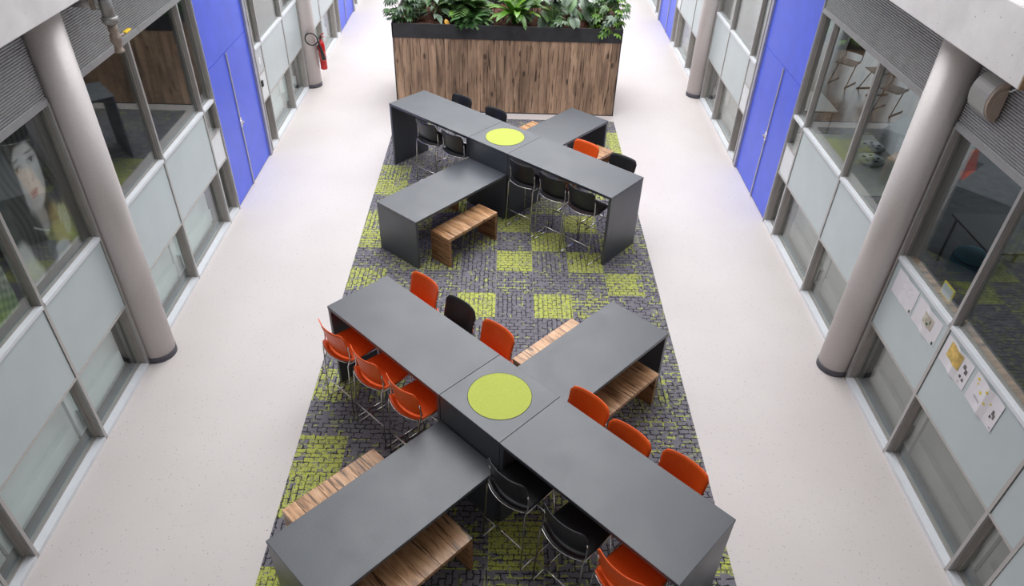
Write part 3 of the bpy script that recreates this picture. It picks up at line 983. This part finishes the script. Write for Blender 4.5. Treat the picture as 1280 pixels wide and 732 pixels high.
SOIL = 1.545
def put_leaf(e, key, p, yaw, pitch, roll, sc, nm):
    o = link(nm, LEAF[key], e, loc=p)
    o.rotation_euler = (roll, pitch, yaw)
    o.scale = (sc, sc, sc)
    return o
def shrub(label, x, y, kinds, n, rx, ry, h0, h1, size, stems=5, seed=0, down=.0, lean=(0, 0), nm='leaf', group=None):
    e = empty('potted_shrub' if nm == 'leaf' else 'fern', (x, y, SOIL-.01))
    tag(e, label, 'plant', group)
    rr_ = random.Random(seed)
    tips = []
    for k in range(stems):
        a = 2*math.pi*k/stems+rr_.uniform(-.4, .4)
        q = (rx*.55*math.cos(a)+lean[0], ry*.55*math.sin(a)+lean[1], h1*rr_.uniform(.6, .95))
        MB().tube([(q[0]*.12, q[1]*.12, 0), (q[0]*.5, q[1]*.5, q[2]*.55), q], [.009, .007, .004], 6).build('stem', M['stem'], e, True)
        tips.append(q)
    for i in range(n):
        a = rr_.uniform(0, 2*math.pi); f = rr_.uniform(.25, 1)**.6
        z = rr_.uniform(h0, h1)
        px, py = rx*f*math.cos(a)*.8+lean[0]*z/h1, ry*f*math.sin(a)*.8+lean[1]*z/h1
        if down and py < -ry*.3: z -= down*rr_.random()
        kd = rr_.choice(kinds)
        # petiole direction outward
        yaw = math.atan2(math.sin(a), math.cos(a))+rr_.uniform(-.6, .6)
        put_leaf(e, kd, (px, py, max(.02, z)), yaw, rr_.uniform(-.15, .55), rr_.uniform(-.35, .35), size*rr_.uniform(.7, 1.25), nm)
    return e
def rosette(label, name, x, y, key, n, sc, tilt=0.0, seed=0, nm='leaf', lift=0.0):
    e = empty(name, (x, y, SOIL-.01))
    tag(e, label, 'plant')
    rr_ = random.Random(seed)
    for i in range(n):
        a = i*2.39996+rr_.uniform(-.25, .25)
        f = i/n
        put_leaf(e, key, (.02*math.cos(a), .02*math.sin(a), .02+.07*f+lift), a, tilt-.75*(1-f)*.8+.25*f+rr_.uniform(-.1, .1), rr_.uniform(-.15, .15), sc*rr_.uniform(.8, 1.15), nm)
    return e
Y0 = 12.85
shrub('bushy palmate leaved plant spilling over the left end of the planter', -1.84, Y0+.34, [('palm', 'leaf_mid'), ('palm', 'leaf_grey'), ('palm', 'leaf_dark')], 70, .36, .36, .06, .62, .95, 6, 1, .1, (-.05, -.05))
e = shrub('broad leaved plant with one yellowed leaf, second from the left in the planter', -1.28, Y0+.48, [('ovate', 'leaf_dark'), ('ovate', 'leaf_grey'), ('ovate', 'leaf_mid')], 62, .33, .34, .10, .70, 1.25, 6, 2)
put_leaf(e, ('ovate', 'leaf_yellow'), (.20, -.30, .14), -.9, .9, .3, .95, 'leaf')['label'] = 'orange yellow leaf'
put_leaf(e, ('ovate', 'leaf_bright'), (.30, -.22, .26), -1.3, .5, .2, 1.0, 'leaf')['label'] = 'lime green leaf'
rosette('feathery fern like plant left of the bright green rosette', 'fern', -.62, Y0+.30, ('feather', 'leaf_fern'), 46, 1.35, -.15, 3, 'frond', .08)
rosette('taller feathery plant behind the fern left of centre', 'fern', -.80, Y0+.70, ('feather', 'leaf_mid'), 44, 1.9, -.35, 4, 'frond', .15)
rosette('bright green rosette of broad strap leaves at the middle of the planter', 'rosette_plant', .16, Y0+.34, ('strap', 'leaf_bright'), 26, 1.35, -.10, 5)
rosette('darker strap leaved plant under the bright rosette, one leaf hanging over the rim', 'rosette_plant', .20, Y0+.26, ('strap', 'leaf_mid'), 12, .85, .35, 6, 'leaf', .12)
rosette('tuft of thin arching blades right of the bright rosette', 'grass_tuft', .84, Y0+.30, ('blade', 'leaf_mid'), 60, 1.3, -.2, 7, 'blade')
shrub('small lobed leaf plant at the front rim right of centre', .98, Y0+.12, [('palm', 'leaf_grey'), ('palm', 'leaf_mid')], 9, .17, .10, .09, .22, .75, 3, 8, .0, (0, -.04))
shrub('silvery feather leaved plant left of the grass tuft', .62, Y0+.62, [('feather', 'leaf_grey'), ('feather', 'leaf_mid')], 44, .30, .30, .16, .62, 1.15, 5, 9, nm='frond')
shrub('dense feather leaved plant right of the grass tuft', 1.22, Y0+.50, [('feather', 'leaf_fern'), ('feather', 'leaf_grey')], 70, .32, .34, .14, .68, 1.15, 6, 10, nm='frond')
shrub('glossy palmate plant drooping over the right corner of the planter rim', 1.80, Y0+.26, [('palm', 'leaf_mid'), ('palm', 'leaf_grey'), ('palm', 'leaf_bright')], 66, .38, .38, .02, .58, .9, 6, 11, .16, (.10, -.08))
shrub('palmate plant behind the right corner, reaching past the planter end', 1.82, Y0+.85, [('palm', 'leaf_dark'), ('palm', 'leaf_mid')], 56, .38, .42, .12, .75, 1.0, 5, 12, 0, (.12, 0))
shrub('dark ovate leaved plant in the back row behind the left end', -1.55, Y0+1.10, [('ovate', 'leaf_dark'), ('ovate', 'leaf_mid')], 60, .42, .38, .12, .85, 1.3, 5, 13)
shrub('thin stemmed plant in the back row left of centre', -.25, Y0+.86, [('ovate', 'leaf_dark'), ('ovate', 'leaf_mid')], 26, .30, .3, .42, .9, 1.1, 3, 14)
shrub('thin stemmed dark plant in the back row right of the rosette', .50, Y0+1.02, [('ovate', 'leaf_dark'), ('palm', 'leaf_dark')], 30, .32, .3, .40, .9, 1.0, 3, 15)
shrub('tall leafy plant in the back row behind the dense feather plant', 1.22, Y0+1.10, [('ovate', 'leaf_mid'), ('ovate', 'leaf_grey')], 50, .36, .36, .20, .85, 1.15, 5, 16)

# ------------------------------------------------------------------ fire extinguisher on the far left column
ex = empty('fire_extinguisher', (-3.602, 14.02, .33))
ex.scale = (.94, .94, .93)
tag(ex, 'red fire extinguisher with black hose loop on the farther left column', 'fire extinguisher')
MB().lathe([(.0, .0), (.062, .0), (.070, .015), (.070, .50), (.062, .545), (.040, .585), (.024, .60), (.022, .64)], 24, cap=False).build('cylinder', M['red'], ex, True)
MB().lathe([(.0705, .20), (.0712, .205), (.0712, .38), (.0705, .385)], 24, cap=False).build('label_band', plain('label_print', (.70, .12, .11), .5, var=.5, scale=45), ex, True)
MB().lathe([(.018, .64), (.026, .645), (.026, .70), (.014, .71)], 16).build('valve', M['rubber'], ex, True)
MB().tube([(0, 0, .69), (.05, -.03, .745), (.10, -.06, .78)], [.013, .012, .009], 8).tube([(.01, 0, .685), (.10, -.05, .70)], .008, 8).build('lever', M['red'], ex, True)
loop = [(-.02, -.02, .68)]
for i in range(25):
    q = 2*math.pi*i/24
    loop.append((-.12+.0*i-.115*math.cos(q)*1.0+.0, -.16, .74+.125*math.sin(q)))
hz = [(0, -.03, .69), (-.02, -.12, .68)]
for i in range(29):
    q = math.radians(-10-340*i/28)
    hz.append((-.13+.125*math.cos(q), -.215-.0007*i, .70+.125*math.sin(q)))
MB().tube(hz, .013, 8).build('hose', M['rubber'], ex, True)
MB().tube([(-.01, -.236, .72), (.02, -.225, .60), (.045, -.16, .38), (.055, -.13, .26)], [.014, .020, .036, .044], 12).build('horn', M['rubber'], ex, True)
MB().box(-.085, -.05, -.02, .02, .40, .50).build('bracket', M['steel'], ex)

# ------------------------------------------------------------------ sprinkler pipe under the left slab
pp = empty('drain_pipe', (-3.66, 6.62, 3.3))
tag(pp, 'grey steel pipe with clamps and a yellow handled valve below the left slab', 'pipe')
MB().tube([(-.24, -.03, .40), (.03, -.03, .40)], .052, 16).build('branch_pipe', M['galv'], pp, True)
MB().tube([(.08, -.0, .548), (.08, 0, .20)], .056, 16).build('riser', M['galv'], pp, True)
MB().tube([(.0, -.03, .40), (.045, -.02, .40)], .068, 16).build('coupling', M['galv'], pp, True)
MB().lathe([(.062, .215), (.072, .22), (.072, .262), (.062, .268)], 20, (.08, 0, 0)).build('coupling', M['galv'], pp, True)
MB().lathe([(.062, .425), (.072, .43), (.072, .475), (.062, .48)], 20, (.08, 0, 0)).build('coupling', M['galv'], pp, True)
MB().box(-.005, .025, -.105, -.085, .35, .45).build('clamp_bolt', M['brass'], pp)
MB().lathe([(.040, .20), (.044, .14), (.036, .12), (.050, .10), (.052, .045), (.038, .02), (.038, -.03), (.044, -.035), (.044, -.055), (.03, -.058)], 18, (.08, 0, 0)).build('ball_valve', M['brass'], pp, True)
MB().tube([(.08, .03, .07), (.095, .10, .07), (.10, .14, .075)], [.016, .013, .010], 8).build('valve_stem', M['brass'], pp, True)
MB().box(.085, .122, .13, .245, .068, .088).build('valve_handle', M['yellow'], pp, bevel=.006)

# ------------------------------------------------------------------ wall lamp on the right fascia
lp = empty('wall_lamp', (XR-.012, 5.37, 3.48))
tag(lp, 'half round grey wall lamp on the right ribbed fascia below the slab', 'wall lamp')
def halfdrum(r, y0, y1, x0=0.0, n=20):
    mb = MB()
    pts = [(x0-.74*r*math.cos(q), r*math.sin(q)) for q in [-math.pi/2+math.pi*i/n for i in range(n+1)]]
    k = len(pts)
    vs = [(x, y0, z) for x, z in pts]+[(x, y1, z) for x, z in pts]
    fs = [(i, i+1, k+i+1, k+i) for i in range(k-1)]+[(0, k, 2*k-1, k-1)]
    mb.add(vs, fs)
    mb.add(vs[:k], [tuple(range(k))]); mb.add(vs[k:], [tuple(reversed(range(k)))])
    return mb
halfdrum(.165, .03, .28).build('shade', M['lampbody'], lp)
halfdrum(.160, .0, .032).build('end_cap', M['lampend_shade'], lp)
halfdrum(.120, -.012, .002).build('lens_ring', M['lampend_shade'], lp)
MB().tube([(0, .0, .10), (-.03, -.06, .12), (-.02, -.10, .16)], .006, 6).build('cable', M['sill'], lp)

# ------------------------------------------------------------------ switches on the left wall beyond the door
sw = MB().box(-XL+.002, -XL-.006, 11.20, 11.29, 1.43, 1.53).build('switch_plate', M['whitepanel'], None, bevel=.002)
tag(sw, 'white square switch plate beside the nearer left blue door', 'switch')
rd = empty('access_reader', (-XL, 11.15, 1.10))
tag(rd, 'small black door reader below the switch plate on the left wall', 'reader')
MB().box(-.004, .022, -.03, .03, 0, .10).build('reader_body', M['rubber'], rd, bevel=.008)
MB().box(.022, .025, -.012, .012, .055, .08).build('reader_button', M['steel'], rd)

# ------------------------------------------------------------------ pinned sheets on the right panels
def sheet(label, y0, y1, z0, z1, prints, seed):
    e = empty('paper_sheet', (XR+.003, (y0+y1)/2, (z0+z1)/2))
    tag(e, label, 'paper', 'sheets pinned on the right panels')
    hw, hh = (y1-y0)/2, (z1-z0)/2
    mb = MB(); n = 12
    rr_ = random.Random(seed)
    def dx(t): return -.004-.010*max(0, 1-abs(t-.5)*6)-.003*math.sin(9*t+seed)
    vs = []
    for k in (0, 1):
        for i in range(n+1):
            t = i/n
            for z in (-hh, hh): vs.append((dx(t)+k*.0012, hw-2*hw*t, z))
    W = 2*(n+1); fs = []
    for i in range(n):
        a = 2*i
        fs.append((a, a+1, a+3, a+2)); fs.append((W+a, W+a+2, W+a+3, W+a+1))
    for i in range(n):
        a = 2*i; fs.append((a, a+2, W+a+2, W+a)); fs.append((a+1, W+a+1, W+a+3, a+3))
    mb.add(vs, fs).build('page', M['paper'], e)
    # printing follows the page: (mat, s0, s1, t0, t1) in page fractions, s from the left, t from the bottom
    for mt, s0, s1, t0, t1 in prints:
        mb = MB(); m_ = 14; vs = []
        for i in range(m_+1):
            q = s0+(s1-s0)*i/m_
            for t in (t0, t1): vs.append((dx(q)-.0022, hw-2*hw*q, -hh+2*hh*t))
        mb.add(vs, [(2*i, 2*i+1, 2*i+3, 2*i+2) for i in range(m_)])
        mb.build('print', M[mt], e)
rs = random.Random(5)
def marks(n, s0, s1, t0, t1, mt='ink'):
    out = []
    for i in range(n):
        a, b = rs.uniform(s0, s1), rs.uniform(t0, t1)
        out.append((mt, a, a+rs.uniform(.02, .05), b, b+rs.uniform(.012, .03)))
    return out
sheet('sheet with small sketches, nearest the right column', 5.305, 5.715, 1.362, 1.637, marks(16, .30, .85, .45, .85, 'pale_ink')+[('green_ink', .90, .96, .05, .13), ('ink', .91, .95, .11, .17)], 1)
sheet('sheet with a beige square of green shapes, second from the right column', 4.842, 5.265, 1.362, 1.632,
      [('beige', .34, .74, .36, .80), ('green_ink', .42, .50, .50, .66), ('green_ink', .52, .60, .44, .53), ('green_ink', .62, .68, .55, .70), ('pale_ink', .36, .5, .26, .30), ('green_ink', .90, .96, .05, .14), ('ink', .91, .95, .12, .18)], 2)
sheet('sheet with a golden square and small photos, third from the right column', 4.297, 4.717, 1.362, 1.637,
      [('gold', .16, .66, .36, .92), ('photo', .74, .82, .62, .76), ('photo', .82, .90, .50, .66), ('photo', .74, .80, .26, .36), ('photo', .84, .90, .22, .32), ('pale_ink', .76, .80, .08, .13)], 3)
sheet('sheet dotted with yellow marks, farthest from the right column', 3.84, 4.25, 1.358, 1.648,
      [('dot', .10, .16, .80, .88), ('dot', .14, .18, .68, .74), ('dot', .30, .37, .55, .63), ('dot', .46, .52, .78, .86), ('dot', .52, .58, .44, .50), ('dot', .66, .70, .60, .66),
       ('photo', .80, .86, .44, .60), ('photo', .86, .91, .36, .52), ('photo', .78, .83, .30, .40), ('pale_ink', .2, .44, .30, .36), ('pale_ink', .90, .96, .06, .12)], 4)

# ------------------------------------------------------------------ posters behind the nearest left windows
def painted(name, label, y0, y1, z0, z1, nx, nz, fn, xx):
    vs, fs, cols = [], [], []
    for j in range(nz+1):
        for i in range(nx+1):
            y, z = y0+(y1-y0)*i/nx, z0+(z1-z0)*j/nz
            vs.append((xx, y, z)); cols.append(fn(y, z))
    W = nx+1
    for j in range(nz):
        for i in range(nx):
            a = j*W+i; fs.append((a, a+1, a+1+W, a+W))
    k = len(vs)
    vs += [(xx-.006, y0, z0), (xx-.006, y1, z0), (xx-.006, y1, z1), (xx-.006, y0, z1)]
    cols += [(.1, .1, .1)]*4
    fs.append((k+3, k+2, k+1, k))
    me = MB().add(vs, fs).mesh(name, M['poster'])
    at = me.color_attributes.new('print', 'FLOAT_COLOR', 'POINT')
    flat = []
    for c in cols: flat += [min(.9, 1.75*c[0]), min(.9, 1.75*c[1]), min(.9, 1.75*c[2]), 1.0]
    at.data.foreach_set('color', flat)
    return tag(link(name, me), label, 'poster')
def sm(d, w_=.1): 
    t = max(0.0, min(1.0, .5-d/w_)); return t*t*(3-2*t)
def ell(y, z, cy, cz, ry, rz, rot=0.0):
    dy, dz = y-cy, z-cz
    c, s = math.cos(rot), math.sin(rot)
    a, b = (dy*c+dz*s)/ry, (-dy*s+dz*c)/rz
    return math.sqrt(a*a+b*b)-1
def mixc(a, b, t): return tuple(p+(q-p)*t for p, q in zip(a, b))
def face(y, z):
    n = .5+.5*math.sin(17*y+9*z)*math.sin(23*z-7*y)
    c = mixc((.025, .026, .028), (.055, .058, .052), n)
    # garment, shoulder, sleeve
    c = mixc(c, (.33, .25, .12), sm(ell(y, z, 5.62, 1.98, .16, .24), .6)*.75)
    c = mixc(c, (.15, .18, .07), sm(ell(y, z, 5.74, 1.84, .10, .14), .6)*.7)
    c = mixc(c, (.40, .385, .38), sm(ell(y, z, 5.02, 1.92, .17, .24), .4)*.85)
    c = mixc(c, (.42, .42, .43), sm(ell(y, z, 5.47, 1.78, .14, .10), .4)*.8)
    c = mixc(c, (.05, .05, .055), sm(ell(y, z, 5.28, 1.88, .13, .17), .4)*.8)
    # neck and face
    c = mixc(c, (.25, .225, .22), sm(ell(y, z, 5.37, 2.20, .11, .17), .4))
    f = sm(ell(y, z, 5.455, 2.565, .185, .305, -.16), .2)
    sh = .66+.34*max(0, min(1, (y-5.27)/.26))
    c = mixc(c, (.43*sh, .405*sh, .405*sh), f)
    c = mixc(c, (.29, .265, .265), f*sm(ell(y, z, 5.33, 2.44, .07, .15), 1.6)*.6)
    c = mixc(c, (.30, .28, .28), f*sm(ell(y, z, 5.60, 2.42, .05, .14), 1.6)*.5)
    for cy, cz, t_ in ((5.345, 2.672, .10), (5.560, 2.672, -.08)):
        c = mixc(c, (.19, .175, .175), sm(ell(y, z, cy, cz+.010, .062, .036), 1.4)*.75)
        c = mixc(c, (.36, .345, .345), sm(ell(y, z, cy, cz, .036, .013), .6)*.7)
        c = mixc(c, (.035, .033, .033), sm(ell(y, z, cy, cz+.002, .017, .016), .7))
        c = mixc(c, (.05, .045, .045), sm(ell(y, z, cy, cz+.018, .048, .008, t_), 1.0)*.85)
        c = mixc(c, (.11, .10, .095), sm(ell(y, z, cy+.004, cz+.075, .062, .014, t_), 1.0)*.75)
    c = mixc(c, (.50, .475, .475), sm(ell(y, z, 5.465, 2.59, .016, .085, -.1), 1.4)*.5)
    c = mixc(c, (.24, .21, .21), sm(ell(y, z, 5.415, 2.518, .014, .010), 1.0)*.7)
    c = mixc(c, (.24, .21, .21), sm(ell(y, z, 5.475, 2.518, .013, .010), 1.0)*.7)
    c = mixc(c, (.30, .27, .27), sm(ell(y, z, 5.50, 2.535, .012, .04), 1.2)*.5)
    c = mixc(c, (.28, .150, .160), sm(ell(y, z, 5.438, 2.432, .060, .018), .7)*.9)
    c = mixc(c, (.33, .185, .195), sm(ell(y, z, 5.430, 2.395, .048, .022), .7)*.9)
    c = mixc(c, (.09, .05, .055), sm(ell(y, z, 5.435, 2.415, .046, .007), 1.0)*.9)
    c = mixc(c, (.27, .25, .25), sm(ell(y, z, 5.415, 2.345, .04, .012), 1.2)*.5)
    # hair: parted, falling on both sides
    hair = max(sm(ell(y, z, 5.195, 2.52, .115, .52, -.10), .4), sm(ell(y, z, 5.735, 2.56, .10, .42, -.12), .4),
               sm(ell(y, z, 5.52, 2.99, .24, .15), .3), sm(ell(y, z, 5.23, 2.06, .12, .26, -.15), .5)*.95)
    st = .012+.026*(.5+.5*math.sin(90*y+6*math.sin(5*z)))
    c = mixc(c, (st*1.08, st, st*.97), hair)
    # necklace and hand
    c = mixc(c, (.42, .41, .38), sm(abs(z-(2.15-.75*(y-5.27)+1.0*(y-5.35)**2))-.007, .01)*(1 if 5.25 < y < 5.43 else 0)*.8)
    c = mixc(c, (.36, .345, .30), sm(ell(y, z, 5.68, 1.96, .055, .10, -.2), .5)*.8)
    for k in range(4):
        c = mixc(c, (.40, .385, .33), sm(ell(y, z, 5.625+.034*k, 2.09-.018*abs(k-1), .013, .085, -.22+.06*k), .7)*.8)
    return c
painted('poster', 'large poster of a dark haired woman behind the window left of the near column', 4.80, 5.80, 1.74, 3.06, 130, 170, face, -4.06)
def abstract(y, z):
    n = .5+.5*math.sin(31*y+13*math.sin(7*z))*math.sin(27*z+9*math.sin(11*y))
    n2 = .5+.5*math.sin(71*y+20*z)*math.sin(57*z-33*y)
    c = mixc((.03, .025, .02), (.13, .10, .08), n)
    t = sm(z-2.25+.12*math.sin(8*y), .25)
    c = mixc(c, mixc((.10, .12, .08), (.42, .43, .40), n2*n), t)
    t = sm(z-1.98+.08*math.sin(11*y), .15)
    return mixc(c, mixc((.05, .12, .02), (.20, .27, .09), n2), t)
painted('poster', 'dark print of foliage behind the leftmost window at the picture edge', 3.52, 4.72, 1.74, 3.06, 80, 90, abstract, -4.06)

# ------------------------------------------------------------------ furniture in the rooms on the right
def classroom_chair(label, x, y, rz):
    e = empty('classroom_chair', (x, y, 0), rz)
    tag(e, label, 'chair', 'chairs in the right classroom')
    mb = MB()
    mb.box(-.20, .20, -.20, .20, .44, .455); mb.build('seat', M['chairwood'], e, bevel=.006)
    mb = MB(); n = 8; vs = []
    for i in range(n+1):
        a = -1+2*i/n
        for z, yy in ((.60, -.215), (.86, -.26)):
            vs += [(a*.2, yy+.04*a*a, z), (a*.2, yy+.012+.04*a*a, z)]
    fs = []
    for i in range(n):
        b = 4*i
        fs += [(b, b+4, b+6, b+2), (b+1, b+3, b+7, b+5), (b+2, b+6, b+7, b+3), (b, b+1, b+5, b+4)]
    fs += [(0, 2, 3, 1), (4*n, 4*n+1, 4*n+3, 4*n+2)]
    mb.add(vs, fs).build('backrest', M['chairwood'], e)
    for s in (-1, 1):
        MB().tube([(s*.19, .24, .012), (s*.19, -.24, .012)], .012, 6).build('leg', M['steel'], e)
        MB().tube([(s*.19, .20, .012), (s*.18, -.02, .43)], .012, 6).build('leg', M['steel'], e)
        MB().tube([(s*.18, -.02, .43), (s*.185, -.20, .50), (s*.185, -.225, .80)], .011, 6).build('back_tube', M['steel'], e)
    return e
classroom_chair('brown classroom chair seen high in the right window, nearest the blue door', 7.25, 14.9, 2.3)
classroom_chair('brown classroom chair just left of the middle mullion of the right window', 7.72, 14.45, 1.7)
classroom_chair('brown classroom chair right of the middle mullion, towards the right column', 7.62, 13.45, 2.2)
def desk(label, x0, x1, y0, y1, mt, h=.74):
    e = empty('desk', ((x0+x1)/2, (y0+y1)/2, 0)); a, b = (x1-x0)/2, (y1-y0)/2
    tag(e, label, 'desk')
    MB().box(-a, a, -b, b, h-.03, h).build('desktop', M[mt], e, bevel=.004)
    for sx in (-1, 1):
        for sy in (-1, 1):
            MB().tube([(sx*(a-.06), sy*(b-.06), 0), (sx*(a-.06), sy*(b-.06), h-.03)], .02, 8).build('leg', M['steel'], e)
    return e
desk('pale green grey desk carrying two round grey discs behind the right windows', 4.6, 5.98, 8.72, 10.7, 'desk')
desk('small pale desk close to the glass in front of the desk with discs', 4.35, 5.0, 7.55, 8.68, 'desk')
desk('white table behind the narrow pane next to the right blue door', 5.0, 5.75, 11.6, 12.5, 'whitepanel')
def reel(label, x, y):
    e = empty('wheel_disc', (x, y, .74)); tag(e, label, 'wheel', 'grey discs on the pale desk')
    MB().lathe([(.05, 0), (.05, .03), (.19, .03), (.20, .04), (.20, .055), (.19, .065), (.03, .065), (.03, .09)], 28).build('disc', M['disc'], e, True)
    for k in range(5):
        a = k*1.2566
        MB().lathe([(.028, .0648), (.028, .067)], 12, (.11*math.cos(a), .11*math.sin(a), 0)).build('hole', M['seam'], e)
reel('farther of the two round grey discs on the pale desk', 5.74, 10.18)
reel('nearer of the two round grey discs on the pale desk', 5.55, 9.74)
desk('dark desk in the room behind the nearest right windows', 6.1, 7.3, 7.35, 8.3, 'steel')
pf = empty('pouf', (6.28, 7.80, .004)); tag(pf, 'round teal fabric pouf behind the right window by the column', 'pouf')
MB().lathe([(.18, 0), (.23, .03), (.245, .15), (.235, .36), (.21, .42), (.12, .445), (.0, .45)], 28, cap=False).build('cushion', M['teal'], pf, True)
MB().lathe([(.236, .355), (.240, .362), (.234, .37)], 28, cap=False).build('piping', M['seam'], pf, True)
cd = empty('framed_card', (XR+.115, 5.13, Z_SILL+.016)); tag(cd, 'small card in a yellow frame standing inside the right window', 'card')
MB().box(-.006, .006, -.09, .09, 0, .13).build('frame', M['dot'], cd)
MB().box(-.0085, -.0062, -.078, .078, .012, .118).build('card', M['greypanel'], cd)
